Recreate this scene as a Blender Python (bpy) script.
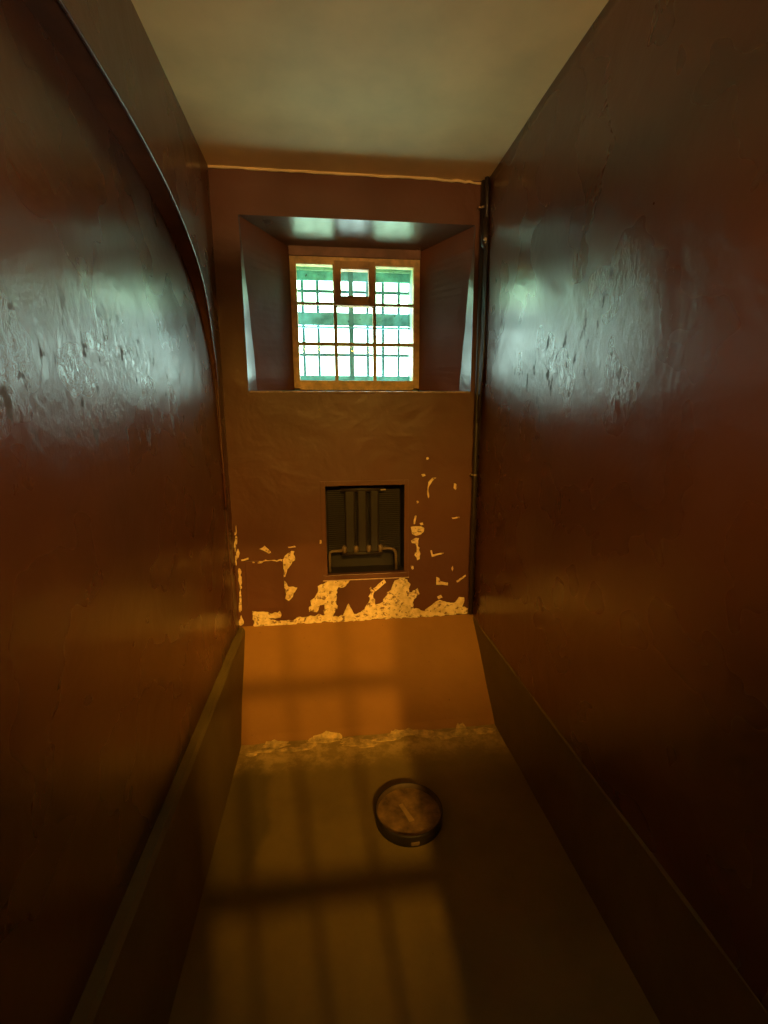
import bpy, bmesh, math, random
from mathutils import Vector, Matrix, noise
from mathutils.geometry import tessellate_polygon

# ------------------------------------------------------------------ scene reset
for o in list(bpy.data.objects):
    bpy.data.objects.remove(o, do_unlink=True)
scene = bpy.context.scene
COL = scene.collection

# ------------------------------------------------------------------ camera
cam_data = bpy.data.cameras.new('camera')
cam = bpy.data.objects.new('camera', cam_data)
COL.objects.link(cam)
cam_data.sensor_fit = 'HORIZONTAL'
cam_data.sensor_width = 36.0
cam_data.lens = 36.0 * 469.89 / 768.0
cam_data.clip_start = 0.02
cam_data.clip_end = 200
right = Vector((0.99279, -0.11978, -0.00481))
up = Vector((0.02754, 0.18884, 0.98162))
fwd = Vector((0.11667, 0.97468, -0.19078))
cam.matrix_world = Matrix(((right.x, up.x, -fwd.x, -0.1752),
                           (right.y, up.y, -fwd.y, -2.8312),
                           (right.z, up.z, -fwd.z, 1.6935),
                           (0, 0, 0, 1)))
scene.camera = cam

# ------------------------------------------------------------------ world, exposure
world = bpy.data.worlds.new('overcast_sky')
scene.world = world
world.use_nodes = True
bg = world.node_tree.nodes['Background']
bg.inputs['Color'].default_value = (0.72, 1.0, 0.92, 1)
bg.inputs['Strength'].default_value = 12.5

vs = scene.view_settings
vs.view_transform = 'Standard'
vs.look = 'None'
vs.gamma = 1.0
vs.exposure = 0.0
vs.use_curve_mapping = False

# sky light sampled through the window opening (a portal gives off no light itself)
pd = bpy.data.lights.new('window_portal', 'AREA')
pd.shape = 'RECTANGLE'
pd.size, pd.size_y = 0.80, 0.78
pd.cycles.is_portal = True
po = bpy.data.objects.new('window_portal', pd)
COL.objects.link(po)
po.location = (0.035, 0.68, 2.32)
po.rotation_euler = (math.radians(-90), 0, 0)

BULB_WATT = 400.0
TUBE_WATT = 37.0
UPLIGHT_WATT = 620.0
UPLIGHT_COL = (1.0, 0.60, 0.20)
BULB_COL = (1.0, 0.50, 0.06)
TUBE_COL = (1.0, 0.52, 0.06)

# ------------------------------------------------------------------ helpers
def link(name, me, mat=None, parent=None):
    o = bpy.data.objects.new(name, me)
    COL.objects.link(o)
    if mat is not None:
        me.materials.append(mat)
    if parent is not None:
        o.parent = parent
    return o

def from_bm(name, bm, mat=None, parent=None, smooth=False):
    bmesh.ops.recalc_face_normals(bm, faces=bm.faces)
    me = bpy.data.meshes.new(name)
    bm.to_mesh(me)
    bm.free()
    if smooth:
        for p in me.polygons:
            p.use_smooth = True
    return link(name, me, mat, parent)

def empty(name, loc=(0, 0, 0)):
    o = bpy.data.objects.new(name, None)
    COL.objects.link(o)
    o.location = loc
    return o

def tag(o, label=None, cat=None, group=None, kind=None):
    if label: o['label'] = label
    if cat: o['category'] = cat
    if group: o['group'] = group
    if kind: o['kind'] = kind
    return o

def add_box(bm, x0, x1, y0, y1, z0, z1, bevel=0.0):
    r = bmesh.ops.create_cube(bm, size=1.0)
    for v in r['verts']:
        v.co = Vector(((x0 + x1) / 2 + v.co.x * (x1 - x0),
                       (y0 + y1) / 2 + v.co.y * (y1 - y0),
                       (z0 + z1) / 2 + v.co.z * (z1 - z0)))
    if bevel > 0:
        es = {e for v in r['verts'] for e in v.link_edges}
        bmesh.ops.bevel(bm, geom=list(es), offset=bevel, segments=2, affect='EDGES', profile=0.5)

def box(name, x0, x1, y0, y1, z0, z1, mat, parent=None, bevel=0.0):
    bm = bmesh.new()
    add_box(bm, x0, x1, y0, y1, z0, z1, bevel)
    return from_bm(name, bm, mat, parent)

def add_tube(bm, pts, rad, seg=12, cap=True):
    pts = [Vector(p) for p in pts]
    rads = rad if isinstance(rad, (list, tuple)) else [rad] * len(pts)
    rings = []
    ref = None
    for i, p in enumerate(pts):
        d = (pts[min(i + 1, len(pts) - 1)] - pts[max(i - 1, 0)]).normalized()
        if ref is None:
            ref = Vector((0, 0, 1)) if abs(d.z) < 0.9 else Vector((1, 0, 0))
        a = d.cross(ref).normalized()
        b = a.cross(d).normalized()
        ref = b
        rings.append([bm.verts.new(p + (a * math.cos(2 * math.pi * k / seg) + b * math.sin(2 * math.pi * k / seg)) * rads[i])
                      for k in range(seg)])
    for r0, r1 in zip(rings, rings[1:]):
        for k in range(seg):
            bm.faces.new((r0[k], r0[(k + 1) % seg], r1[(k + 1) % seg], r1[k]))
    if cap:
        bm.faces.new(rings[0])
        bm.faces.new(rings[-1])

def tube(name, pts, rad, mat, parent=None, seg=12):
    bm = bmesh.new()
    add_tube(bm, pts, rad, seg)
    return from_bm(name, bm, mat, parent, smooth=True)

def add_lathe(bm, prof, centre, seg=48, close=False):
    cx, cy, cz = centre
    rings = []
    for r, z in prof:
        if r < 1e-6:
            rings.append([bm.verts.new((cx, cy, cz + z))])
        else:
            rings.append([bm.verts.new((cx + r * math.cos(2 * math.pi * k / seg), cy + r * math.sin(2 * math.pi * k / seg), cz + z)) for k in range(seg)])
    pairs = list(zip(rings, rings[1:]))
    if close:
        pairs.append((rings[-1], rings[0]))
    for a, b in pairs:
        for k in range(seg):
            k2 = (k + 1) % seg
            if len(a) == 1 and len(b) == 1:
                continue
            if len(a) == 1:
                bm.faces.new((a[0], b[k], b[k2]))
            elif len(b) == 1:
                bm.faces.new((a[k], a[k2], b[0]))
            else:
                bm.faces.new((a[k], a[k2], b[k2], b[k]))

# ------------------------------------------------------------------ materials
def nodes_of(name):
    m = bpy.data.materials.new(name)
    m.use_nodes = True
    nt = m.node_tree
    return m, nt, nt.nodes['Principled BSDF']

def N(nt, kind, **kw):
    n = nt.nodes.new(kind)
    for k, v in kw.items():
        setattr(n, k, v)
    return n

def coords(nt, scale=(1, 1, 1)):
    tc = N(nt, 'ShaderNodeTexCoord')
    mp = N(nt, 'ShaderNodeMapping')
    mp.inputs['Scale'].default_value = scale
    nt.links.new(tc.outputs['Object'], mp.inputs['Vector'])
    return mp.outputs['Vector']

def noise_tex(nt, scale, detail=6, rough=0.55, stretch=(1, 1, 1), distort=0.0):
    n = N(nt, 'ShaderNodeTexNoise')
    n.inputs['Scale'].default_value = scale
    n.inputs['Detail'].default_value = detail
    n.inputs['Roughness'].default_value = rough
    n.inputs['Distortion'].default_value = distort
    nt.links.new(coords(nt, stretch), n.inputs['Vector'])
    return n.outputs['Fac']

def ramp(nt, fac, stops, interp='LINEAR'):
    r = N(nt, 'ShaderNodeValToRGB')
    r.color_ramp.interpolation = interp
    els = r.color_ramp.elements
    while len(els) < len(stops):
        els.new(0.5)
    for e, (p, c) in zip(els, stops):
        e.position = p
        e.color = c if len(c) == 4 else (*c, 1)
    nt.links.new(fac, r.inputs['Fac'])
    return r.outputs['Color']

def math_node(nt, op, a, b=None, clamp=False):
    n = N(nt, 'ShaderNodeMath', operation=op, use_clamp=clamp)
    for i, x in enumerate((a, b)):
        if x is None: continue
        if isinstance(x, (int, float)): n.inputs[i].default_value = x
        else: nt.links.new(x, n.inputs[i])
    return n.outputs[0]

def mix_col(nt, fac, a, b):
    n = N(nt, 'ShaderNodeMix', data_type='RGBA')
    if isinstance(fac, (int, float)): n.inputs[0].default_value = fac
    else: nt.links.new(fac, n.inputs[0])
    for i, x in ((6, a), (7, b)):
        if isinstance(x, tuple): n.inputs[i].default_value = (*x[:3], 1)
        else: nt.links.new(x, n.inputs[i])
    return n.outputs[2]

def bump(nt, bsdf, height, strength, dist, prev=None):
    b = N(nt, 'ShaderNodeBump')
    b.inputs['Strength'].default_value = strength
    b.inputs['Distance'].default_value = dist
    nt.links.new(height, b.inputs['Height'])
    if prev is not None:
        nt.links.new(prev, b.inputs['Normal'])
    nt.links.new(b.outputs['Normal'], bsdf.inputs['Normal'])
    return b.outputs['Normal']

def sep(nt):
    s = N(nt, 'ShaderNodeSeparateXYZ')
    nt.links.new(coords(nt), s.inputs[0])
    return s.outputs

def smooth(nt, val, lo, hi, inv=False):
    n = N(nt, 'ShaderNodeMapRange', interpolation_type='SMOOTHSTEP')
    nt.links.new(val, n.inputs['Value'])
    n.inputs['From Min'].default_value, n.inputs['From Max'].default_value = lo, hi
    n.inputs['To Min'].default_value, n.inputs['To Max'].default_value = (1, 0) if inv else (0, 1)
    return n.outputs['Result']

def simple(name, col, rough=0.5, metal=0.0, var=0.25, scale=14, bstr=0.15, bdist=0.003, spec=0.5):
    m, nt, b = nodes_of(name)
    n = noise_tex(nt, scale)
    lo = tuple(c * (1 - var) for c in col); hi = tuple(min(1, c * (1 + var)) for c in col)
    nt.links.new(ramp(nt, n, [(0.3, lo), (0.7, hi)]), b.inputs['Base Color'])
    b.inputs['Roughness'].default_value = rough
    b.inputs['Metallic'].default_value = metal
    b.inputs['Specular IOR Level'].default_value = spec
    if bstr:
        bump(nt, b, noise_tex(nt, scale * 4), bstr, bdist)
    return m

def wall_paint(name, rough=0.27, relief=None, ior=1.75, tint=1.0):
    """old glossy red-brown oil paint over lumpy plaster; relief = (axis-free) list of blistered areas (y,z,ry,rz)"""
    m, nt, b = nodes_of(name)
    big = noise_tex(nt, 2.2, 3, 0.5)
    col = ramp(nt, big, [(p, tuple(k * tint for k in c)) for p, c in ((0.25, (0.092, 0.031, 0.013)), (0.55, (0.112, 0.038, 0.017)), (0.8, (0.134, 0.049, 0.023)))])
    nt.links.new(col, b.inputs['Base Color'])
    b.inputs['IOR'].default_value = ior
    rg = noise_tex(nt, 4.0, 2, 0.45)
    r = N(nt, 'ShaderNodeMapRange')
    nt.links.new(rg, r.inputs['Value'])
    r.inputs['From Min'].default_value, r.inputs['From Max'].default_value = 0.3, 0.7
    r.inputs['To Min'].default_value, r.inputs['To Max'].default_value = rough - 0.03, rough + 0.06
    nt.links.new(r.outputs['Result'], b.inputs['Roughness'])
    n1 = bump(nt, b, noise_tex(nt, 3.5, 4, 0.5, distort=0.4), 0.35 if ior > 1.6 else 0.6, 0.02)
    n2 = bump(nt, b, noise_tex(nt, 40, 2, 0.4), 0.05, 0.002, n1)
    if relief:
        s = sep(nt)
        total = None
        for cy, cz, ry, rz in relief:
            dy = math_node(nt, 'DIVIDE', math_node(nt, 'SUBTRACT', s[1], cy), ry)
            dz = math_node(nt, 'DIVIDE', math_node(nt, 'SUBTRACT', s[2], cz), rz)
            d = math_node(nt, 'SQRT', math_node(nt, 'ADD', math_node(nt, 'MULTIPLY', dy, dy), math_node(nt, 'MULTIPLY', dz, dz)))
            d = math_node(nt, 'ADD', d, math_node(nt, 'MULTIPLY', math_node(nt, 'SUBTRACT', noise_tex(nt, 4, 4), 0.5), 0.8))
            f = smooth(nt, d, 0.35, 1.25, inv=True)
            total = f if total is None else math_node(nt, 'MAXIMUM', total, f)
        st = noise_tex(nt, 32, 8, 0.7, (1, 1.0, 0.5), 0.6)
        rid = math_node(nt, 'ABSOLUTE', math_node(nt, 'SUBTRACT', st, 0.5))
        rid = smooth(nt, rid, 0.0, 0.09)
        hgt = math_node(nt, 'MULTIPLY', math_node(nt, 'ADD', rid, math_node(nt, 'MULTIPLY', st, 1.5)), total)
        bump(nt, b, hgt, 0.15, 0.004, n2)
        # small dark chips where the gloss has flaked off
        chips = smooth(nt, noise_tex(nt, 26, 5, 0.65, (1, 1.0, 0.5)), 0.59, 0.66)
        chips = math_node(nt, 'MULTIPLY', chips, total)
        nt.links.new(mix_col(nt, math_node(nt, 'MULTIPLY', chips, 0.8), col, (0.030, 0.020, 0.014)), b.inputs['Base Color'])
        nt.links.new(math_node(nt, 'ADD', r.outputs['Result'], math_node(nt, 'MULTIPLY', chips, 0.45)), b.inputs['Roughness'])
    return m

M = {}
M['wall'] = wall_paint('glossy_brown_wall_paint')
M['wall_left'] = wall_paint('blistered_brown_wall_paint_west', 0.27, [(-1.35, 1.80, 0.85, 0.24)])
M['wall_right'] = wall_paint('blistered_brown_wall_paint_east', 0.27, [(-0.85, 1.86, 0.62, 0.22), (-1.30, 1.95, 0.25, 0.30)])
M['wall_end'] = wall_paint('duller_brown_wall_paint', 0.44, None, 1.5, 1.08)
M['cheek'] = wall_paint('dull_reveal_paint', 0.55, None, 1.4, 1.5)
M['reveal'] = wall_paint('window_reveal_paint', 0.30)
M['ceiling'] = simple('cream_limewash', (0.88, 0.66, 0.33), 0.75, var=0.10, scale=3, bstr=0.2, bdist=0.006)
def plaster_mat():
    m, nt, b = nodes_of('bare_ochre_plaster')
    col = ramp(nt, noise_tex(nt, 24, 6, 0.6), [(0.3, (0.62, 0.42, 0.18)), (0.55, (0.88, 0.66, 0.36)), (0.75, (0.95, 0.76, 0.46))])
    bits = smooth(nt, noise_tex(nt, 34, 7, 0.72), 0.54, 0.60)
    nt.links.new(mix_col(nt, math_node(nt, 'MULTIPLY', bits, 0.85), col, (0.16, 0.06, 0.02)), b.inputs['Base Color'])
    b.inputs['Roughness'].default_value = 0.9
    bump(nt, b, noise_tex(nt, 60, 6, 0.65), 0.5, 0.006)
    return m
M['plaster'] = plaster_mat()
M['pan_inside'] = simple('rusty_pan_side', (0.085, 0.05, 0.018), 0.6, var=0.4)
M['streak'] = simple('pale_streak', (0.36, 0.23, 0.08), 0.8)
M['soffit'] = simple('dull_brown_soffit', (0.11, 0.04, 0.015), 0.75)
M['wood'] = simple('golden_varnished_wood', (0.80, 0.50, 0.19), 0.5, var=0.30, scale=20)
M['brownwood'] = simple('brown_painted_wood', (0.22, 0.10, 0.055), 0.5)
M['green_plaster'] = simple('pale_green_outer_plaster', (0.42, 0.58, 0.48), 0.9, var=0.15, scale=8)
M['grille'] = simple('backlit_teal_iron', (0.10, 0.24, 0.27), 0.7, var=0.25, scale=18)  # dark iron; the teal of its backlight is put into the colour
M['grille_plate'] = simple('backlit_teal_plate', (0.20, 0.50, 0.58), 0.7, var=0.45, scale=14)  # plates carry the same backlight teal in their colour
M['iron'] = simple('dark_iron', (0.030, 0.022, 0.016), 0.5, metal=0.3)
M['pipe'] = simple('old_dark_painted_pipe', (0.035, 0.022, 0.016), 0.38)
M['brass'] = simple('worn_bright_metal', (0.45, 0.34, 0.22), 0.35, metal=0.8)
M['radiator'] = simple('dusty_radiator_paint', (0.020, 0.011, 0.006), 0.6)
M['rfitting'] = simple('dusty_pipe_fitting', (0.15, 0.095, 0.05), 0.5)
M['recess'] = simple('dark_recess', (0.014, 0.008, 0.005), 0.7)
M['ochre_pan'] = simple('rusty_ochre_pan', (0.20, 0.115, 0.035), 0.55, var=0.6, scale=22)
M['corridor'] = simple('corridor_paint', (0.25, 0.17, 0.09), 0.8)
M['door'] = simple('door_paint', (0.10, 0.04, 0.02), 0.5)

def floor_mat(name, base_lo, base_hi, wear_y=None):
    m, nt, b = nodes_of(name)
    n = noise_tex(nt, 3.0, 7, 0.6)
    col = ramp(nt, n, [(0.3, base_lo), (0.7, base_hi)])
    if wear_y:
        s = sep(nt)
        y0, y1, y2 = wear_y
        yy = math_node(nt, 'ADD', s[1], math_node(nt, 'MULTIPLY', math_node(nt, 'SUBTRACT', noise_tex(nt, 9, 6, 0.65), 0.5), 0.16))
        band = math_node(nt, 'MULTIPLY', smooth(nt, yy, y0, y1), smooth(nt, yy, y1 + 0.02, y2, inv=True))
        spots = smooth(nt, noise_tex(nt, 13, 7, 0.7), 0.42, 0.60)
        fac = math_node(nt, 'MULTIPLY', band, math_node(nt, 'ADD', math_node(nt, 'MULTIPLY', spots, 0.65), 0.35))
        col = mix_col(nt, fac, col, (0.52, 0.35, 0.12))
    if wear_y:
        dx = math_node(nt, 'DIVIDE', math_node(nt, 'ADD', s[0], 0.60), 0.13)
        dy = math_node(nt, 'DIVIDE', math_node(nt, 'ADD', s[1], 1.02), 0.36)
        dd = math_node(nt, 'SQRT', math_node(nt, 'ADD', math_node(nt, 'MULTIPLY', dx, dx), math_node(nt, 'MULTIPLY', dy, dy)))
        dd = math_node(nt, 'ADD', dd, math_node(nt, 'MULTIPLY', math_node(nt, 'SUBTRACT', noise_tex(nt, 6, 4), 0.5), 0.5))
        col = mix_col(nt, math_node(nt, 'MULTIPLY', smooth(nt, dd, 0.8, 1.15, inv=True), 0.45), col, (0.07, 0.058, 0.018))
    specks = smooth(nt, noise_tex(nt, 70, 3, 0.6), 0.70, 0.78)
    col = mix_col(nt, math_node(nt, 'MULTIPLY', specks, 0.7), col, (0.03, 0.018, 0.008))
    nt.links.new(col, b.inputs['Base Color'])
    b.inputs['Roughness'].default_value = 0.72
    b.inputs['Specular IOR Level'].default_value = 0.25
    n1 = bump(nt, b, noise_tex(nt, 5, 4), 0.3, 0.02)
    bump(nt, b, noise_tex(nt, 60, 4), 0.25, 0.003, n1)
    return m

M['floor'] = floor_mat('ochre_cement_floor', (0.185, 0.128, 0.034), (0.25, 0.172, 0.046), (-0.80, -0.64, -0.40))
M['slope'] = floor_mat('orange_painted_cement', (0.265, 0.122, 0.024), (0.32, 0.148, 0.030))
M['plinth'] = floor_mat('plinth_cement', (0.14, 0.095, 0.026), (0.19, 0.13, 0.036))

def glass_mat(name, tint, dirt):
    m, nt, b = nodes_of(name)
    nt.nodes.remove(b)
    out = nt.nodes['Material Output']
    tr = N(nt, 'ShaderNodeBsdfTransparent'); tr.inputs['Color'].default_value = (*tint, 1)
    gl = N(nt, 'ShaderNodeBsdfGlossy'); gl.inputs['Roughness'].default_value = 0.05
    df = N(nt, 'ShaderNodeBsdfDiffuse'); df.inputs['Color'].default_value = (0.10, 0.17, 0.14, 1)
    lw = N(nt, 'ShaderNodeFresnel'); lw.inputs['IOR'].default_value = 1.2
    mx = N(nt, 'ShaderNodeMixShader')
    nt.links.new(lw.outputs[0], mx.inputs[0]); nt.links.new(tr.outputs[0], mx.inputs[1]); nt.links.new(gl.outputs[0], mx.inputs[2])
    sp = smooth(nt, noise_tex(nt, 34, 3, 0.6), 0.66, 0.72)
    sm = smooth(nt, noise_tex(nt, 9, 5, 0.6), 0.45, 0.8)
    f = math_node(nt, 'ADD', math_node(nt, 'MULTIPLY', sp, 0.75), math_node(nt, 'MULTIPLY', sm, dirt), clamp=True)
    mx2 = N(nt, 'ShaderNodeMixShader')
    nt.links.new(f, mx2.inputs[0]); nt.links.new(mx.outputs[0], mx2.inputs[1]); nt.links.new(df.outputs[0], mx2.inputs[2])
    nt.links.new(mx2.outputs[0], out.inputs['Surface'])
    return m
M['glass'] = glass_mat('old_clear_glass', (0.95, 0.99, 0.97), 0.10)
M['glass_dirty'] = glass_mat('old_greenish_glass', (0.86, 0.97, 0.82), 0.25)

M['worn'] = simple('worn_pale_cement', (0.56, 0.38, 0.13), 0.9, var=0.5, scale=30, bstr=0.6, bdist=0.006)
M['sill_edge'] = simple('paint_worn_edge', (0.55, 0.38, 0.26), 0.6, var=0.5, scale=25)
M['glazing'] = simple('backlit_glazing_bar', (0.62, 0.50, 0.20), 0.6)
M['vent'] = simple('old_brown_casement_wood', (0.62, 0.35, 0.12), 0.55)

# ------------------------------------------------------------------ cell dimensions (metres)
W2, H, BACK = 0.75, 3.0, -3.50
PH, SD = 0.436, 0.545            # plinth height, run of the sloped slab

# ------------------------------------------------------------------ floor
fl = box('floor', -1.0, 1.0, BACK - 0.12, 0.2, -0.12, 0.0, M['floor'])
tag(fl, kind='structure')
bm = bmesh.new()
nx, ny = 24, 14
XL, XR = -W2 + 0.02, W2
grid = []
for j in range(ny + 1):
    t = j / ny
    row = []
    for i in range(nx + 1):
        x = XL + (XR - XL) * i / nx
        y = -SD * t
        z = PH * (1 - t) + 0.006 * noise.noise(Vector((x * 5, y * 5, 3))) * (1 if 0 < t < 1 else 0)
        if j == ny: z = -0.01; y += 0.012 * noise.noise(Vector((x * 9, 0, 7)))
        row.append(bm.verts.new((x, y, z)))
    grid.append(row)
for j in range(ny):
    for i in range(nx):
        bm.faces.new((grid[j][i], grid[j][i + 1], grid[j + 1][i + 1], grid[j + 1][i]))
# close underneath
b0 = [bm.verts.new((XL + (XR - XL) * i / nx, 0.0, -0.01)) for i in range(nx + 1)]
for i in range(nx):
    bm.faces.new((grid[0][i], grid[0][i + 1], b0[i + 1], b0[i]))
    bm.faces.new((b0[i], b0[i + 1], grid[ny][i + 1], grid[ny][i]))
bm.faces.new([grid[j][0] for j in range(ny + 1)] + [b0[0]])
bm.faces.new([grid[j][nx] for j in range(ny + 1)] + [b0[nx]])
sl = from_bm('sloped_slab', bm, M['slope'], fl, smooth=False)
sl['label'] = 'orange painted slab sloping up to the window wall'

# worn, crumbling edge where the slab meets the floor
rng = random.Random(4)
def surf(y):
    return max(0.0, PH * (1 + y / SD)) + 0.005
for k in range(24):
    x = -0.62 + 1.30 * (k + rng.random() * 0.8) / 24
    if 0.0 < x < 0.06: continue
    w, d = rng.uniform(0.030, 0.080), rng.uniform(0.012, 0.034)
    bm = bmesh.new()
    n = 19
    cy = -0.565 + rng.uniform(-0.055, 0.022) * (1.0 if x < 0.1 else 0.6)
    top = []
    for q in range(n):
        a = 2 * math.pi * q / n
        py = cy + d * math.sin(a) * rng.uniform(.75, 1.2)
        top.append(bm.verts.new((x + w * math.cos(a) * rng.uniform(.75, 1.2), py, surf(py) - 0.003 + 0.0002 * k)))
    cv = bm.verts.new((x, cy, surf(cy) + 0.0002 * k))
    bot = [bm.verts.new((v.co.x, v.co.y, v.co.z - 0.010)) for v in top]
    for q in range(n):
        bm.faces.new((top[q], top[(q + 1) % n], cv))
        bm.faces.new((top[q], top[(q + 1) % n], bot[(q + 1) % n], bot[q]))
    from_bm('worn_plaster_patch', bm, M['worn'], fl)

# ------------------------------------------------------------------ plinths along both side walls
def plinth(name, side, top_in, base_in):
    bm = bmesh.new()
    ys = [BACK + (0 - BACK) * i / 40 for i in range(41)]
    rows = []
    for y in ys:
        w = 0.005 * noise.noise(Vector((y * 4, side * 5, 1)))
        xs = side * (W2 + 0.06)
        prof = [(xs, -0.02), (side * (W2 - base_in + w), -0.02), (side * (W2 - base_in + w), 0.0), (side * (W2 - (base_in + top_in) / 2 + w * 1.3), PH * 0.5),
                (side * (W2 - top_in - 0.004 + w), PH - 0.018), (side * (W2 - top_in + 0.008 + w), PH - 0.002), (xs, PH + 0.004)]
        rows.append([bm.verts.new((px, y, min(pz, PH - 0.006) if pz < PH else pz - 0.008)) for px, pz in prof])
    for a, b in zip(rows, rows[1:]):
        for k in range(len(a)):
            k2 = (k + 1) % len(a)
            bm.faces.new((a[k], a[k2], b[k2], b[k]))
    bm.faces.new(rows[0]); bm.faces.new(rows[-1])
    return tag(from_bm(name, bm, M['plinth']), kind='structure')
plinth('baseboard_left', -1, 0.034, 0.078)
plinth('baseboard_right', 1, 0.002, 0.024)

# ------------------------------------------------------------------ left wall: tilted infill inside a blind arch
def niche_depth(z):
    pts = [(0, .002), (1.45, .003), (1.8, .012), (2.05, .024), (2.3, .046), (2.65, .085), (3.2, .09)]
    for (a, da), (b, db) in zip(pts, pts[1:]):
        if z <= b:
            return da + (db - da) * (z - a) / (b - a)
    return .075
bm = bmesh.new()
nyv, nzv = 60, 50
g = [[bm.verts.new((-W2 - niche_depth(z) + 0.006 * noise.noise(Vector((y * 2.2, z * 2.2, 9))) * (1 if z > 0.6 else 0) - 0.003, y, z))
      for y in [BACK + (0.02 - BACK) * i / nyv for i in range(nyv + 1)]] for z in [H * j / nzv for j in range(nzv + 1)]]
for j in range(nzv):
    for i in range(nyv):
        bm.faces.new((g[j][i], g[j][i + 1], g[j + 1][i + 1], g[j + 1][i]))
# thickness behind
ret = bmesh.ops.extrude_face_region(bm, geom=list(bm.faces))
for v in [e for e in ret['geom'] if isinstance(e, bmesh.types.BMVert)]:
    v.co.x = -W2 - 0.2
wl = tag(from_bm('wall_left', bm, M['wall_left'], smooth=True), kind='structure')

far = [(-0.121, 0.0), (-0.121, 1.20), (-0.122, 1.43), (-0.124, 1.648), (-0.123, 1.808), (-0.130, 1.938), (-0.159, 2.062), (-0.203, 2.202), (-0.265, 2.325),
       (-0.365, 2.420), (-0.482, 2.482), (-0.613, 2.533), (-0.783, 2.580), (-0.974, 2.610), (-1.167, 2.628), (-1.341, 2.637), (-1.50, 2.640)]
def densify(p, n=4):
    out = []
    for i in range(len(p) - 1):
        p0, p1, p2, p3 = p[max(i - 1, 0)], p[i], p[i + 1], p[min(i + 2, len(p) - 1)]
        for k in range(n):
            t = k / n
            out.append(tuple(0.5 * ((2 * p1[c]) + (-p0[c] + p2[c]) * t + (2 * p0[c] - 5 * p1[c] + 4 * p2[c] - p3[c]) * t * t + (-p0[c] + 3 * p1[c] - 3 * p2[c] + p3[c]) * t ** 3) for c in (0, 1)))
    return out + [p[-1]]
far = densify(far)
arch = far + [(-3.0 - y, z) for y, z in reversed(far[:-1])]
bm = bmesh.new()
XF, XB = -W2, -W2 - 0.15
fr, bk, tp = [], [], []
for y, z in arch:
    fr.append(bm.verts.new((XF, y, z))); bk.append(bm.verts.new((XB, y, z))); tp.append(bm.verts.new((XF, y, H)))
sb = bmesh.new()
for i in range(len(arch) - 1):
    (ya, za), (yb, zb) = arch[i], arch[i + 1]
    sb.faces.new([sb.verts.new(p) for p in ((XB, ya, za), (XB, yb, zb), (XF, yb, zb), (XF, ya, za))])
    if abs(arch[i][0] - arch[i + 1][0]) > 1e-7:
        bm.faces.new((fr[i], fr[i + 1], tp[i + 1], tp[i]))
def quad(bm, pts):
    return bm.faces.new([bm.verts.new(p) for p in pts])
# piers at both ends of the arch, following the jamb outline
for part, yend in ((arch[:len(far) - 40], 0.02), ([a for a in reversed(arch)][:len(far) - 40], BACK)):
    y0 = part[0][0]
    for (ya, za), (yb, zb) in zip(part, part[1:]):
        if abs(y0 - ya) > 0.012 or zb <= za: continue
    quad(bm, [(XF, y0, 0), (XF, yend, 0), (XF, yend, H), (XF, y0, H)])
bmesh.ops.delete(bm, geom=[v for v in bm.verts if not v.link_faces], context='VERTS')
bmesh.ops.remove_doubles(sb, verts=sb.verts, dist=1e-5)
from_bm('arch_soffit', sb, M['soffit'], wl, True)
bmesh.ops.remove_doubles(bm, verts=bm.verts, dist=1e-5)
ar = from_bm('blind_arch', bm, M['wall'], wl)
# rounded arris along the arch edge
tube('arch_arris', [(XF - 0.003, y, z) for y, z in arch if z > 1.0], 0.006, M['wall'], wl, seg=8)

# ------------------------------------------------------------------ right wall, ceiling
bm = bmesh.new()
g = [[bm.verts.new((W2 + 0.007 * noise.noise(Vector((y * 2.0, z * 2.0, 4))), y, z))
      for y in [BACK + (0.02 - BACK) * i / nyv for i in range(nyv + 1)]] for z in [H * j / nzv for j in range(nzv + 1)]]
for j in range(nzv):
    for i in range(nyv):
        bm.faces.new((g[j][i], g[j][i + 1], g[j + 1][i + 1], g[j + 1][i]))
ret = bmesh.ops.extrude_face_region(bm, geom=list(bm.faces))
for v in [e for e in ret['geom'] if isinstance(e, bmesh.types.BMVert)]:
    v.co.x = W2 + 0.2
tag(from_bm('wall_right', bm, M['wall_right'], smooth=True), kind='structure')
ce = tag(box('ceiling', -1.0, 1.0, BACK - 0.12, 0.7, H, H + 0.12, M['ceiling']), kind='structure')
# lumpy limewash bead in the angle between ceiling and window wall
pts = []
for i in range(61):
    x = -W2 + 1.5 * i / 60
    drop = 0.004 + 0.006 * noise.noise(Vector((x * 9, 2, 0))) + (0.018 * max(0, (x - 0.45) / 0.3) * (0.6 + 0.8 * noise.noise(Vector((x * 30, 5, 0)))))
    pts.append((x, -0.002, H - max(0.0, drop)))
tube('limewash_bead', pts, [0.007 + 0.003 * noise.noise(Vector((p[0] * 20, 0, 1))) for p in pts], M['ceiling'], ce, seg=8)

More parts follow.
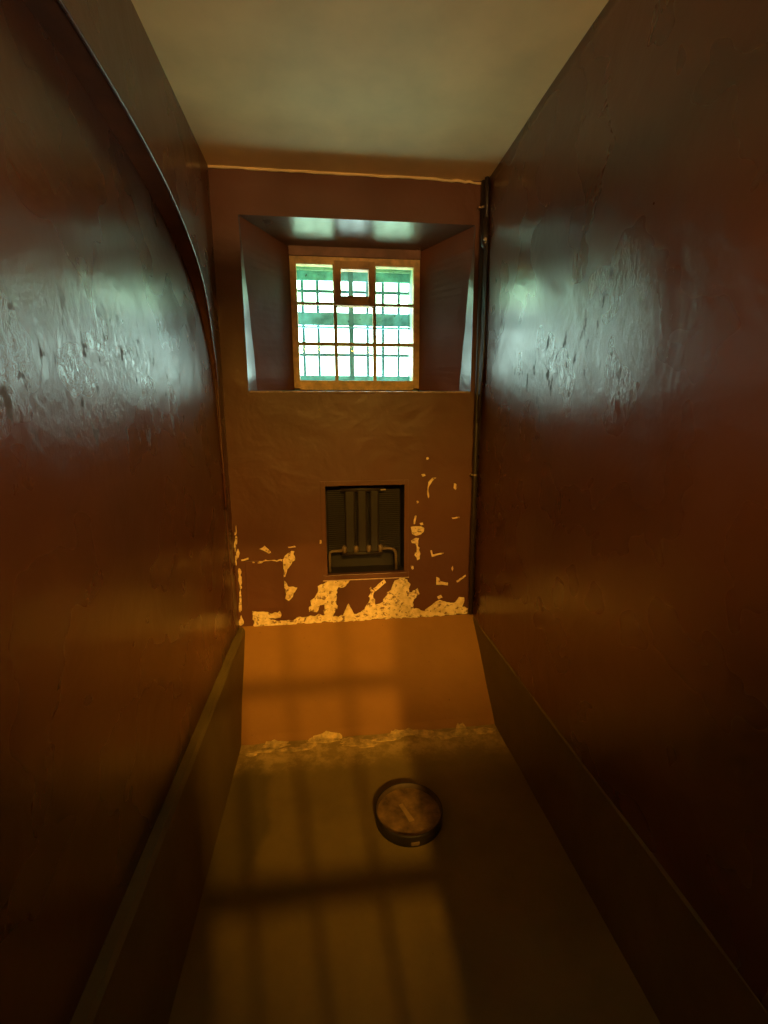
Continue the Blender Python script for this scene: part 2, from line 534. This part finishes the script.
# ------------------------------------------------------------------ window wall with splayed opening and heater recess
WX0, WX1, WZ0, WZ1 = -0.610, 0.692, 1.862, 2.775
HX0, HX1, HZ0, HZ1 = -0.193, 0.290, 0.748, 1.307
RD = 0.395
FX0, FX1, FZ0, FZ1 = -0.378, 0.454, 1.893, 2.757
bm = bmesh.new()
xs = sorted({-0.98, 0.98, WX0, WX1, HX0, HX1})
zs = sorted({0.0, H, WZ0, WZ1, HZ0, HZ1})
def in_hole(x, z):
    return (WX0 < x < WX1 and WZ0 < z < WZ1) or (HX0 < x < HX1 and HZ0 < z < HZ1)
for i in range(len(xs) - 1):
    for j in range(len(zs) - 1):
        if in_hole((xs[i] + xs[i + 1]) / 2, (zs[j] + zs[j + 1]) / 2): continue
        quad(bm, [(xs[i], 0, zs[j]), (xs[i + 1], 0, zs[j]), (xs[i + 1], 0, zs[j + 1]), (xs[i], 0, zs[j + 1])])
bmesh.ops.remove_doubles(bm, verts=bm.verts, dist=1e-5)
we = tag(from_bm('wall_end', bm, M['wall_end']), kind='structure')

# splayed reveal: cheeks with a straighter strip at the arris that widens downward
def cheek(x0, x1, sgn):
    bm = bmesh.new()
    nz = 24
    rows = []
    for j in range(nz + 1):
        t = j / nz
        z0 = WZ0 + (WZ1 - WZ0) * t
        zb = FZ0 + (FZ1 - FZ0) * t
        w = max(0.0, 1 - t * 1.15) ** 0.8
        wob = 0.004 * noise.noise(Vector((z0 * 7, sgn, 0)))
        depth = 0.012 + 0.125 * w + 0.03 * w * noise.noise(Vector((z0 * 6, sgn * 3, 0)))
        xin = x0 + sgn * (0.005 + 0.027 * w + wob)
        ks = depth / RD
        zm = z0 + (zb - z0) * ks
        rows.append([bm.verts.new((x0, 0, z0)), bm.verts.new((xin, depth, zm)), bm.verts.new((x1, RD, zb)), bm.verts.new((x1, RD + 0.06, zb))])
    strip = bmesh.new()
    for a, b in zip(rows, rows[1:]):
        strip.faces.new([strip.verts.new(v.co) for v in (a[0], a[1], b[1], b[0])])
        for k in (1, 2):
            bm.faces.new((a[k], a[k + 1], b[k + 1], b[k]))
    bmesh.ops.delete(bm, geom=[v for v in bm.verts if not v.link_faces], context='VERTS')
    bmesh.ops.remove_doubles(strip, verts=strip.verts, dist=1e-5)
    from_bm('reveal_arris', strip, M['reveal'], we)
    return from_bm('reveal_cheek', bm, M['cheek'], we)
cheek(WX0, FX0, 1)
cheek(WX1, FX1, -1)
bm = bmesh.new()
quad(bm, [(WX0, 0, WZ1), (WX1, 0, WZ1), (FX1, RD + 0.06, FZ1), (FX0, RD + 0.06, FZ1)])
from_bm('reveal_soffit', bm, M['reveal'], we)
bm = bmesh.new()
quad(bm, [(WX0, 0, WZ0), (WX1, 0, WZ0), (FX1, RD + 0.06, FZ0), (FX0, RD + 0.06, FZ0)])
from_bm('sill', bm, M['reveal'], we)
pts = [(WX0 + 0.006 + (WX1 - WX0 - 0.012) * i / 50, -0.001, WZ0 - 0.003 + 0.002 * noise.noise(Vector((i * 0.6, 0, 0)))) for i in range(51)]
se = tube('worn_sill_edge', pts, [0.0045 + 0.002 * noise.noise(Vector((i * 0.9, 4, 0))) for i in range(51)], M['sill_edge'], we, seg=8)

# heater recess lining
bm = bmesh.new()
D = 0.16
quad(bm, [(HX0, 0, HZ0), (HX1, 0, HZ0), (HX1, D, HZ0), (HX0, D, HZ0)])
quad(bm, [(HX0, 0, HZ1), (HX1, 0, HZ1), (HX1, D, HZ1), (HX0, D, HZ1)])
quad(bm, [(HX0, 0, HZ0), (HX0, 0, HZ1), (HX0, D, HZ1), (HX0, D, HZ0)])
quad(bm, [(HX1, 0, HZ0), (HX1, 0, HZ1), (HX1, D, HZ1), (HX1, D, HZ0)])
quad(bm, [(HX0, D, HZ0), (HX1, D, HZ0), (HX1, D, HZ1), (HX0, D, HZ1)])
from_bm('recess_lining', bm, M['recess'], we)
# plain margin round the recess, a touch proud
for nm, a in (('recess_trim', (HX0 - 0.030, HX0, HZ0 - 0.04, HZ1 + 0.03)), ('recess_trim', (HX1, HX1 + 0.026, HZ0 - 0.04, HZ1 + 0.03)),
              ('recess_trim', (HX0, HX1, HZ1, HZ1 + 0.03))):
    box(nm, a[0], a[1], -0.005, 0.004, a[2], a[3], M['wall_end'], we, 0.002)
box('recess_ledge', HX0 - 0.03, HX1 + 0.03, -0.012, 0.03, HZ0 - 0.035, HZ0 + 0.002, M['wall_end'], we, 0.004)
tube('worn_ledge_edge', [(HX0 - 0.03 + (HX1 - HX0 + 0.06) * i / 20, -0.012, HZ0 - 0.034 + 0.002 * noise.noise(Vector((i, 1, 0)))) for i in range(21)], 0.003, M['sill_edge'], we, seg=6)

# square patch of repaired wall
pl = box('square_patch', -0.690, -0.462, -0.008, 0.004, 0.545, 0.858, M['wall_end'], we, 0.003)

# flaked paint: bare plaster showing in ragged areas
PEELED = [
    [(-0.601,0.932),(-0.581,0.94),(-0.568,0.953),(-0.558,0.939),(-0.543,0.926),(-0.534,0.908),(-0.544,0.903),(-0.566,0.919)],
    [(-0.71,0.869),(-0.669,0.88),(-0.666,0.872),(-0.707,0.862)],
    [(-0.646,0.854),(-0.632,0.856),(-0.632,0.847),(-0.644,0.848)],
    [(-0.613,0.852),(-0.579,0.86),(-0.468,0.86),(-0.468,0.856),(-0.579,0.853),(-0.611,0.845)],
    [(-0.466,0.859),(-0.435,0.896),(-0.41,0.915),(-0.387,0.914),(-0.394,0.887),(-0.393,0.858),(-0.414,0.826),(-0.435,0.81),(-0.444,0.781),(-0.456,0.748),(-0.466,0.75),(-0.462,0.79),(-0.465,0.832)],
    [(-0.462,0.721),(-0.451,0.705),(-0.444,0.684),(-0.382,0.678),(-0.393,0.651),(-0.415,0.622),(-0.44,0.595),(-0.454,0.603),(-0.458,0.646),(-0.454,0.663),(-0.466,0.689)],
    [(-0.429,0.938),(-0.386,0.943),(-0.382,0.935),(-0.425,0.933)],
    [(-0.234,0.977),(-0.225,0.974),(-0.224,0.951),(-0.235,0.952)],
    [(-0.662,0.528),(-0.61,0.532),(-0.54,0.513),(-0.495,0.521),(-0.48,0.501),(-0.493,0.482),(-0.525,0.477),(-0.565,0.486),(-0.558,0.47),(-0.494,0.458),(-0.43,0.458),(-0.372,0.479),(-0.323,0.479),(-0.258,0.488),(-0.185,0.484),(-0.187,0.44),(-0.325,0.437),(-0.463,0.433),(-0.568,0.423),(-0.656,0.425),(-0.663,0.468)],
    [(-0.315,0.513),(-0.301,0.586),(-0.258,0.632),(-0.252,0.68),(-0.206,0.702),(-0.138,0.718),(-0.08,0.732),(-0.051,0.706),(-0.082,0.672),(-0.128,0.662),(-0.145,0.602),(-0.137,0.54),(-0.167,0.471),(-0.19,0.457),(-0.218,0.464),(-0.222,0.557),(-0.245,0.546),(-0.269,0.511)],
    [(-0.109,0.467),(-0.068,0.554),(-0.023,0.462)],
    [(-0.236,0.465),(-0.12,0.473),(-0.016,0.477),(0.032,0.507),(0.063,0.567),(0.075,0.659),(0.096,0.626),(0.096,0.59),(0.109,0.535),(0.149,0.55),(0.185,0.61),(0.22,0.657),(0.232,0.693),(0.291,0.715),(0.327,0.664),(0.327,0.603),(0.379,0.63),(0.387,0.6),(0.351,0.552),(0.347,0.507),(0.388,0.487),(0.424,0.472),(0.496,0.531),(0.52,0.543),(0.544,0.536),(0.618,0.517),(0.654,0.556),(0.695,0.554),(0.68,0.496),(0.73,0.476),(0.743,0.444),(0.424,0.437),(0.113,0.437),(-0.191,0.432)],
    [(0.092,0.644),(0.12,0.667),(0.162,0.704),(0.176,0.684),(0.138,0.651),(0.105,0.628)],
    [(0.333,1.039),(0.361,1.044),(0.394,1.043),(0.417,1.031),(0.415,1.008),(0.395,0.991),(0.367,0.981),(0.339,0.993)],
    [(0.339,0.948),(0.367,0.97),(0.382,0.963),(0.382,0.918),(0.394,0.86),(0.394,0.831),(0.379,0.825),(0.351,0.855),(0.368,0.878),(0.373,0.918),(0.359,0.932),(0.341,0.936)],
    [(0.435,1.226),(0.427,1.265),(0.436,1.303),(0.449,1.335),(0.468,1.349),(0.485,1.342),(0.463,1.332),(0.449,1.308),(0.442,1.27),(0.446,1.226)],
    [(0.428,1.473),(0.438,1.473),(0.442,1.464),(0.434,1.457),(0.426,1.462)],
    [(0.395,1.369),(0.413,1.372),(0.422,1.361),(0.404,1.355)],
    [(0.603,1.31),(0.616,1.307),(0.624,1.285),(0.613,1.267),(0.601,1.281)],
    [(0.366,1.202),(0.377,1.205),(0.382,1.194),(0.371,1.189)],
    [(0.331,0.785),(0.349,0.782),(0.352,0.766),(0.338,0.759)],
    [(0.389,1.061),(0.408,1.065),(0.412,1.051),(0.394,1.049)],
    [(0.347,1.058),(0.358,1.111),(0.367,1.111),(0.358,1.057)],
    [(0.592,1.09),(0.642,1.098),(0.645,1.089),(0.597,1.083)],
    [(0.458,0.88),(0.47,0.882),(0.476,0.854),(0.544,0.865),(0.545,0.858),(0.47,0.841)],
    [(0.501,0.703),(0.519,0.696),(0.527,0.672),(0.578,0.661),(0.578,0.644),(0.537,0.651),(0.502,0.653)],
    [(0.596,0.76),(0.608,0.771),(0.612,0.757),(0.605,0.738)],
    [(0.632,0.67),(0.693,0.711),(0.697,0.701),(0.637,0.661)],
    [(0.509,0.571),(0.533,0.582),(0.545,0.563),(0.516,0.552)]
]

def ragged(poly, seed, step=0.014, amp=0.006):
    r = random.Random(seed)
    out = []
    for (x0, z0), (x1, z1) in zip(poly, poly[1:] + poly[:1]):
        L = math.hypot(x1 - x0, z1 - z0)
        n = max(1, int(L / step))
        for k in range(n):
            t = k / n
            a = min(amp, L * 0.25)
            out.append((x0 + (x1 - x0) * t + r.uniform(-a, a), z0 + (z1 - z0) * t + r.uniform(-a, a)))
    return out
for s, poly in enumerate(PEELED):
    size = max(max(p[0] for p in poly) - min(p[0] for p in poly), max(p[1] for p in poly) - min(p[1] for p in poly))
    o = ragged(poly, s, 0.014, 0.006 if size > 0.1 else 0.0015)
    y = (-0.010 if (max(p[0] for p in poly) < -0.44 and size < 0.35) else -0.0035) - 0.0004 * (s % 7)
    bm = bmesh.new()
    a = [bm.verts.new((x, y, z)) for x, z in o]
    b = [bm.verts.new((x, 0.002, z)) for x, z in o]
    for t in tessellate_polygon([[Vector((x, z, 0)) for x, z in o]]):
        try: bm.faces.new([a[q] for q in t])
        except ValueError: pass
    for k in range(len(a)):
        bm.faces.new((a[k], a[(k + 1) % len(a)], b[(k + 1) % len(b)], b[k]))
    from_bm('bare_plaster_patch', bm, M['plaster'], we)
# crumbled plaster running up the left corner
rng = random.Random(11)
for k in range(17):
    z = 0.47 + k * 0.037 + rng.uniform(-0.018, 0.018)
    hh, ww = rng.uniform(0.008, 0.045), rng.uniform(0.003, 0.011) * (1.6 - k / 17)
    cx = -0.735 + rng.uniform(-0.008, 0.012)
    bm = bmesh.new()
    n = 10
    a = [bm.verts.new((cx + ww * math.cos(t) * rng.uniform(.6, 1.2), -0.004 - 0.0004 * k, z + hh * math.sin(t) * rng.uniform(.7, 1.1))) for t in (2 * math.pi * q / n for q in range(n))]
    b = [bm.verts.new((v.co.x, 0.002, v.co.z)) for v in a]
    bm.faces.new(a)
    for q in range(n):
        bm.faces.new((a[q], a[(q + 1) % n], b[(q + 1) % n], b[q]))
    from_bm('bare_plaster_patch', bm, M['plaster'], we)

# ------------------------------------------------------------------ outer wall thickness round the window
OX0, OX1, OZ0, OZ1 = -0.352, 0.420, 1.935, 2.700
bm = bmesh.new()
add_box(bm, -1.2, OX0, 0.44, 0.66, 1.2, 3.3)
add_box(bm, OX1, 1.2, 0.44, 0.66, 1.2, 3.3)
add_box(bm, OX0, OX1, 0.44, 0.66, 1.2, OZ0)
add_box(bm, OX0, OX1, 0.44, 0.66, OZ1, 3.3)
wo = tag(from_bm('wall_outer', bm, M['green_plaster']), kind='structure')
box('lintel_moulding', OX0, OX1, 0.52, 0.54, OZ1 - 0.012, OZ1, M['green_plaster'], wo)
box('lintel_moulding', OX0, OX1, 0.57, 0.60, OZ1 - 0.022, OZ1, M['green_plaster'], wo)
# solid masonry behind the plastered faces so that no daylight leaks round the opening
bm = bmesh.new()
add_box(bm, -1.0, 1.0, 0.19, 0.44, 0.0, 1.72)
add_box(bm, -1.0, -0.66, 0.03, 0.44, 1.72, 3.0)
add_box(bm, 0.74, 1.0, 0.03, 0.44, 1.72, 3.0)
add_box(bm, -0.66, 0.74, 0.03, 0.44, 2.80, 3.0)
from_bm('masonry_core', bm, M['green_plaster'], wo)

# ------------------------------------------------------------------ window
win = tag(empty('window_1', (0.038, RD, FZ0)), kind='structure')
def wpart(name, x0, x1, z0, z1, y0, y1, mat, parent=None, bev=0.003):
    o = box(name, x0, x1, y0, y1, z0, z1, mat, None, bev)
    p = parent or win
    o.parent = p
    o.matrix_parent_inverse = Matrix.Translation(-win.location)
    return o
y0, y1 = RD - 0.005, RD + 0.05
wpart('head_board', FX0, FX1, 2.706, FZ1 + 0.004, y0 - 0.012, y1, M['brownwood'])
wpart('stile', -0.377, -0.337, 1.905, 2.706, y0, y1, M['wood'])
wpart('stile', 0.411, 0.453, 1.905, 2.706, y0, y1, M['wood'])
wpart('top_rail', -0.337, 0.411, 2.660, 2.706, y0, y1, M['wood'])
wpart('bottom_rail', -0.337, 0.411, 1.893, 1.955, y0 - 0.006, y1, M['wood'])
cols = [(-0.337, -0.109), (-0.086, 0.145), (0.167, 0.411)]
rws = [(1.955, 2.175), (2.196, 2.424), (2.440, 2.660)]
yb0, yb1 = RD + 0.004, RD + 0.036
for a, b in ((-0.109, -0.086), (0.145, 0.167)):
    wpart('glazing_bar', a, b, 1.955, 2.660, yb0, yb1, M['glazing'])
for a, b in ((2.175, 2.196), (2.424, 2.440)):
    for c0, c1 in cols:
        wpart('glazing_bar', c0, c1, a, b, yb0, yb1, M['glazing'])
for ci, (c0, c1) in enumerate(cols):
    for ri, (r0, r1) in enumerate(rws):
        if ci == 1 and ri == 2:
            continue
        wpart('pane', c0, c1, r0, r1, RD + 0.018, RD + 0.022, M['glass_dirty'] if ri == 2 else M['glass'], bev=0)
# small opening light in the middle of the top row, its own frame sits proud
bm = bmesh.new()
cy0, cy1 = y0 - 0.014, y1 - 0.01
add_box(bm, -0.104, -0.058, cy0, cy1, 2.418, 2.682, 0.003)
add_box(bm, 0.118, 0.158, cy0, cy1, 2.418, 2.682, 0.003)
add_box(bm, -0.058, 0.118, cy0, cy1, 2.634, 2.682, 0.003)
add_box(bm, -0.058, 0.118, cy0, cy1, 2.418, 2.476, 0.003)
vc = from_bm('vent_casement', bm, M['vent'], win)
vc.matrix_parent_inverse = Matrix.Translation(-win.location)
vc['label'] = 'small brown wooden opening light'
box('pane', -0.058, 0.118, RD + 0.010, RD + 0.014, 2.476, 2.634, M['glass'], vc)
for z in (2.46, 2.64):
    tube('hinge', [(-0.106, cy0 - 0.003, z - 0.018), (-0.106, cy0 - 0.003, z + 0.018)], 0.005, M['vent'], vc, 8)

# ------------------------------------------------------------------ iron grille outside the glass
gr = tag(empty('security_grille', (0.03, 0.60, 1.94)), 'dark iron security grille of bars outside the wooden window, backlight teal in its colour', 'grille')
def gpart(name, bmx, mat):
    o = from_bm(name, bmx, mat)
    o.parent = gr
    o.matrix_parent_inverse = Matrix.Translation(-gr.location)
    return o
def gbox(name, *a, mat=None):
    bm = bmesh.new(); add_box(bm, *a, 0.002); return gpart(name, bm, mat or M['grille'])
gbox('header_plate', OX0, OX1, 0.594, 0.612, 2.622, 2.694, mat=M['grille_plate'])
gbox('middle_plate', OX0, OX1, 0.594, 0.612, 2.338, 2.420, mat=M['grille_plate'])
gbox('plate_ledge', OX0, OX1, 0.580, 0.612, 2.318, 2.328, mat=M['grille_plate'])
gbox('bottom_rail', OX0, OX1, 0.588, 0.612, 1.937, 2.004, mat=M['grille_plate'])
gbox('mullion', -0.002, 0.031, 0.586, 0.615, 1.95, 2.690)
for x in (-0.313, -0.211, 0.129, 0.237, 0.348):
    bm = bmesh.new(); add_tube(bm, [(x, 0.622, 1.94), (x, 0.622, 2.69)], 0.0105, 8); gpart('bar', bm, M['grille'])
for z in (2.562, 2.147):
    gbox('crossbar', OX0, OX1, 0.626, 0.634, z - 0.010, z + 0.010)

# ------------------------------------------------------------------ heater in the recess
ht = tag(empty('column_radiator', (0.05, 0.08, HZ0)), 'dark dusty column radiator inside the square recess under the window', 'radiator')
def hp(o):
    o.parent = ht
    o.matrix_parent_inverse = Matrix.Translation(-ht.location)
    return o
# finned backing sheet: thin horizontal ribs
nr = 30
for k in range(nr):
    z = 0.88 + (1.262 - 0.88) * k / (nr - 1)
    hp(box('fin', -0.180, 0.277, 0.105, 0.118, z - 0.0035, z + 0.0035, M['radiator']))
for x0, x1 in ((-0.076, -0.010), (0.002, 0.064), (0.082, 0.140)):
    hp(box('column', x0, x1, 0.060, 0.104, 0.865, 1.270, M['radiator'], None, 0.012))
hp(tube('top_header', [(-0.100, 0.075, 1.272), (0.172, 0.075, 1.272)], 0.016, M['radiator']))
hp(box('maker_plate', 0.150, 0.182, 0.054, 0.058, 1.266, 1.276, M['brass'], None, 0.001))
for x in (-0.082, -0.010, 0.072, 0.146):
    bm = bmesh.new()
    add_tube(bm, [(x, 0.052, 0.872), (x, 0.052, 0.882), (x, 0.052, 0.908), (x, 0.052, 0.918)], [0.010, 0.015, 0.015, 0.010], 14)
    hp(from_bm('pipe_union', bm, M['rfitting'], None, True))
hp(tube('bottom_header', [(-0.10, 0.066, 0.862), (0.16, 0.066, 0.862)], 0.014, M['radiator']))
hp(tube('inlet_pipe', [(-0.095, 0.050, 0.888), (-0.160, 0.050, 0.886), (-0.173, 0.050, 0.880), (-0.177, 0.050, 0.866), (-0.177, 0.050, 0.751)], 0.0085, M['rfitting']))
hp(tube('outlet_pipe', [(0.156, 0.050, 0.893), (0.205, 0.050, 0.892), (0.228, 0.050, 0.886), (0.242, 0.050, 0.868), (0.246, 0.050, 0.84), (0.246, 0.050, 0.751)], 0.0095, M['rfitting']))

# ------------------------------------------------------------------ pipe and cables in the right-hand corner
pp = tag(empty('corner_pipe', (0.728, -0.022, 0.44)), 'dark iron pipe with cables clipped up the right corner of window wall', 'pipe')
def cp(o):
    o.parent = pp
    o.matrix_parent_inverse = Matrix.Translation(-pp.location)
    return o
cp(tube('riser', [(0.728, -0.022, 0.45), (0.727, -0.022, 1.2), (0.729, -0.022, 2.0), (0.728, -0.022, 2.99)], 0.016, M['pipe']))
for yy, r, z0, sag in ((-0.046, 0.0075, 1.74, 0.000), (-0.064, 0.0075, 1.68, 0.004), (-0.082, 0.0065, 1.70, 0.010)):
    pts = []
    for i in range(15):
        t = i / 14
        z = 2.70 + (z0 - 2.70) * t
        k = max(0.0, (t - 0.55) / 0.45)
        pts.append((0.737 - 0.006 * k, yy + (-0.040 - yy) * k * k - sag * math.sin(t * 3.1), z))
    cp(tube('cable', pts, r, M['pipe'], seg=8))
cp(tube('upper_conduit', [(0.736, -0.056, 2.66), (0.736, -0.056, 2.92), (0.734, -0.050, 2.995)], 0.012, M['pipe']))
for zz in (2.855, 1.362):
    bm = bmesh.new()
    add_lathe(bm, [(0.0135, -0.006), (0.018, -0.006), (0.018, 0.006), (0.0135, 0.006)], (0.728, -0.022, zz), 20, True)
    cl = cp(from_bm('clip', bm, M['brass'], None))
    cp(box('clip_lug', 0.700, 0.716, -0.030, -0.002, zz - 0.006, zz + 0.006, M['brass'], None, 0.002))
bm = bmesh.new()
add_tube(bm, [(0.732, -0.062, 2.635), (0.732, -0.062, 2.65), (0.732, -0.062, 2.70), (0.732, -0.062, 2.715), (0.732, -0.062, 2.79)], [0.012, 0.022, 0.024, 0.016, 0.014], 16)
cp(from_bm('junction_fitting', bm, M['pipe'], None, True))
bm = bmesh.new()
add_tube(bm, [(0.724, -0.080, 2.672), (0.722, -0.096, 2.672)], 0.009, 6)
cp(from_bm('junction_bolt', bm, M['brass'], None))

# ------------------------------------------------------------------ round pan on the floor
DX, DY, DR = 0.132, -1.110, 0.146
ds = tag(empty('round_pan', (DX, DY, 0)), 'shallow round dark-sided pan with ochre bottom on the cement floor', 'pan')
bm = bmesh.new()
add_lathe(bm, [(DR - 0.010, 0.001), (DR - 0.002, 0.004), (DR, 0.050), (DR - 0.001, 0.055), (DR - 0.004, 0.056), (DR - 0.005, 0.052), (DR - 0.006, 0.004)], (0, 0, 0), 72, True)
from_bm('side_wall', bm, M['iron'], ds, True)
bm = bmesh.new()
add_lathe(bm, [(DR - 0.005, 0.0555), (DR - 0.0075, 0.0545), (DR - 0.0105, 0.030), (DR - 0.011, 0.020), (DR - 0.005, 0.020)], (0, 0, 0), 72, True)
from_bm('inner_wall', bm, M['pan_inside'], ds, True)
bm = bmesh.new()
rr = [0, 0.04, 0.08, 0.11, DR - 0.012]
add_lathe(bm, [(DR - 0.010, 0.022), (DR - 0.010, 0.032), (0.11, 0.031), (0.08, 0.0325), (0.04, 0.031), (0, 0.032)], (0, 0, 0), 72)
from_bm('bottom', bm, M['ochre_pan'], ds)
bm = bmesh.new()
add_box(bm, -0.016, 0.020, -DR - 0.003, -DR + 0.004, 0.014, 0.030, 0.003)
from_bm('side_block', bm, M['rfitting'], ds)  # small lighter block on the near side of the pan
# pale streak on the pan bottom
bm = bmesh.new()
pth = [(-0.030, 0.040), (-0.018, 0.038), (-0.014, 0.012), (-0.004, -0.020), (0.006, -0.048)]
for i, (x, y) in enumerate(pth[:-1]):
    x2, y2 = pth[i + 1]
quad(bm, [(-0.038, 0.045, 0.0335), (-0.020, 0.050, 0.0335), (-0.004, 0.008, 0.0335), (-0.022, 0.004, 0.0335)])
quad(bm, [(-0.022, 0.004, 0.0335), (-0.004, 0.008, 0.0335), (0.018, -0.044, 0.0335), (-0.006, -0.050, 0.0335)])
r = bmesh.ops.extrude_face_region(bm, geom=list(bm.faces))
for v in [e for e in r['geom'] if isinstance(e, bmesh.types.BMVert)]:
    v.co.z -= 0.003
from_bm('pan_streak', bm, M['streak'], ds)

# ------------------------------------------------------------------ wall behind the camera: door with barred hatch, fanlight
GX0, GX1, GZ0, GZ1 = -0.066, 0.168, 1.28, 1.88        # hatch
FLX0, FLX1, FLZ0, FLZ1 = -0.66, 0.66, 2.37, 2.74      # fanlight
yA, yB = BACK - 0.12, BACK
bm = bmesh.new()
add_box(bm, -1.0, -0.42, yA, yB, 0, 2.02)
add_box(bm, 0.42, 1.0, yA, yB, 0, 2.02)
add_box(bm, -1.0, 1.0, yA, yB, 2.02, FLZ0)
add_box(bm, -1.0, FLX0, yA, yB, FLZ0, FLZ1)
add_box(bm, FLX1, 1.0, yA, yB, FLZ0, FLZ1)
add_box(bm, -1.0, 1.0, yA, yB, FLZ1, H)
wb = tag(from_bm('wall_back', bm, M['wall']), kind='structure')
dr = tag(empty('door_1', (0, -3.56, 0)), kind='structure')
def dp(o):
    o.parent = dr
    o.matrix_parent_inverse = Matrix.Translation(-dr.location)
    return o
bm = bmesh.new()
add_box(bm, -0.42, GX0, -3.58, -3.54, 0.0, 2.02)
add_box(bm, GX1, 0.42, -3.58, -3.54, 0.0, 2.02)
add_box(bm, GX0, GX1, -3.58, -3.54, 0.0, GZ0)
add_box(bm, GX0, GX1, -3.58, -3.54, GZ1, 2.02)
dp(from_bm('door_leaf', bm, M['door']))
for x in (-0.022, 0.040, 0.108):
    dp(tube('hatch_bar', [(x, -3.56, GZ0), (x, -3.56, GZ1)], 0.0036, M['iron'], seg=8))
for z in (1.516, 1.707):
    dp(box('hatch_crossbar', GX0, GX1, -3.566, -3.554, z - 0.009, z + 0.009, M['iron']))
w2 = tag(empty('window_2', (0, -3.56, FLZ0)), kind='structure')
for x in [FLX0 + (FLX1 - FLX0) * i / 8 for i in range(1, 8)]:
    o = tube('fanlight_bar', [(x, -3.56, FLZ0), (x, -3.56, FLZ1)], 0.008, M['iron'], seg=8)
    o.parent = w2; o.matrix_parent_inverse = Matrix.Translation(-w2.location)

# corridor beyond the door
bm = bmesh.new()
add_box(bm, -1.6, 1.6, -5.40, yA, -0.12, 0.0)
tag(from_bm('floor_corridor', bm, M['corridor']), kind='structure')
bm = bmesh.new()
add_box(bm, -1.6, 1.6, -5.40, yA, H, H + 0.12)
tag(from_bm('ceiling_corridor', bm, M['corridor']), kind='structure')
bm = bmesh.new()
add_box(bm, -1.7, 1.7, -5.50, -5.40, 0, H)
add_box(bm, -1.7, -1.6, -5.40, yA, 0, H)
add_box(bm, 1.6, 1.7, -5.40, yA, 0, H)
add_box(bm, -1.7, -1.0, yA, yA + 0.1, 0, H)
add_box(bm, 1.0, 1.7, yA, yA + 0.1, 0, H)
tag(from_bm('wall_corridor', bm, M['corridor']), kind='structure')

# corridor pendant: shade, flex and bulb light
LX, LY, LZ = 0.16, -4.40, 2.10
pe = tag(empty('pendant_lamp', (LX, LY, LZ)), 'corridor pendant lamp with conical metal shade outside the cell door', 'lamp')
bm = bmesh.new()
add_lathe(bm, [(0.135, -0.035), (0.03, 0.10), (0.02, 0.12), (0.0, 0.12)], (0, 0, 0), 32)
from_bm('lamp_shade', bm, M['iron'], pe, True)
tube('flex', [(0, 0, 0.12), (0, 0, H - LZ)], 0.004, M['iron'], pe, 6)
ld = bpy.data.lights.new('bulb', 'SPOT')
ld.spot_size = math.radians(41); ld.spot_blend = 1.0
ld.energy = BULB_WATT; ld.color = BULB_COL; ld.shadow_soft_size = 0.014
lo = bpy.data.objects.new('bulb', ld); COL.objects.link(lo); lo.parent = pe; lo.location = (0, 0, 0)
lo.rotation_euler = (Vector((-0.15, 0.0, 0.35)) - Vector((LX, LY, LZ))).to_track_quat('-Z', 'Y').to_euler()
# added unseen uplighter: its bowl throws warm fill onto the ceiling through the fanlight
up_l = tag(empty('added_uplighter', (-0.1, -5.26, 2.24)), 'added unseen bowl uplighter in the corridor that warms the cell ceiling', 'lamp')
bm = bmesh.new()
add_lathe(bm, [(0.0, -0.12), (0.07, -0.10), (0.115, -0.05), (0.13, 0.0), (0.134, 0.0), (0.12, -0.055), (0.075, -0.108), (0.0, -0.13)], (0, 0, 0), 32)
from_bm('bowl', bm, M['iron'], up_l, True)
box('bracket', -0.02, 0.02, -0.138, -0.10, -0.06, -0.02, M['iron'], up_l)
ud = bpy.data.lights.new('ceiling_fill_light', 'POINT')
ud.energy = UPLIGHT_WATT; ud.color = UPLIGHT_COL; ud.shadow_soft_size = 0.09
uo = bpy.data.objects.new('ceiling_fill_light', ud); COL.objects.link(uo); uo.parent = up_l; uo.location = (0, 0, -0.02)
# corridor wall luminaire facing the fanlight
lu = tag(empty('corridor_luminaire', (0.0, -4.20, 2.86)), 'long warm tube luminaire hung on rods in the corridor outside', 'lamp')
box('luminaire_housing', -0.62, 0.62, -0.05, 0.0, -0.10, 0.10, M['iron'], lu, 0.004)
td = bpy.data.lights.new('tube_light', 'AREA')
td.shape = 'RECTANGLE'; td.size, td.size_y = 1.15, 0.15
td.spread = math.radians(94)
td.energy = TUBE_WATT; td.color = TUBE_COL
to = bpy.data.objects.new('tube_light', td); COL.objects.link(to); to.parent = lu
to.location = (0, 0.060, 0); to.rotation_euler = (math.radians(90 - 28), 0, 0)
for x in (-0.5, 0.5):
    tube('rod', [(x, -0.025, 0.09), (x, -0.025, H - 2.86)], 0.006, M['iron'], lu, 8)
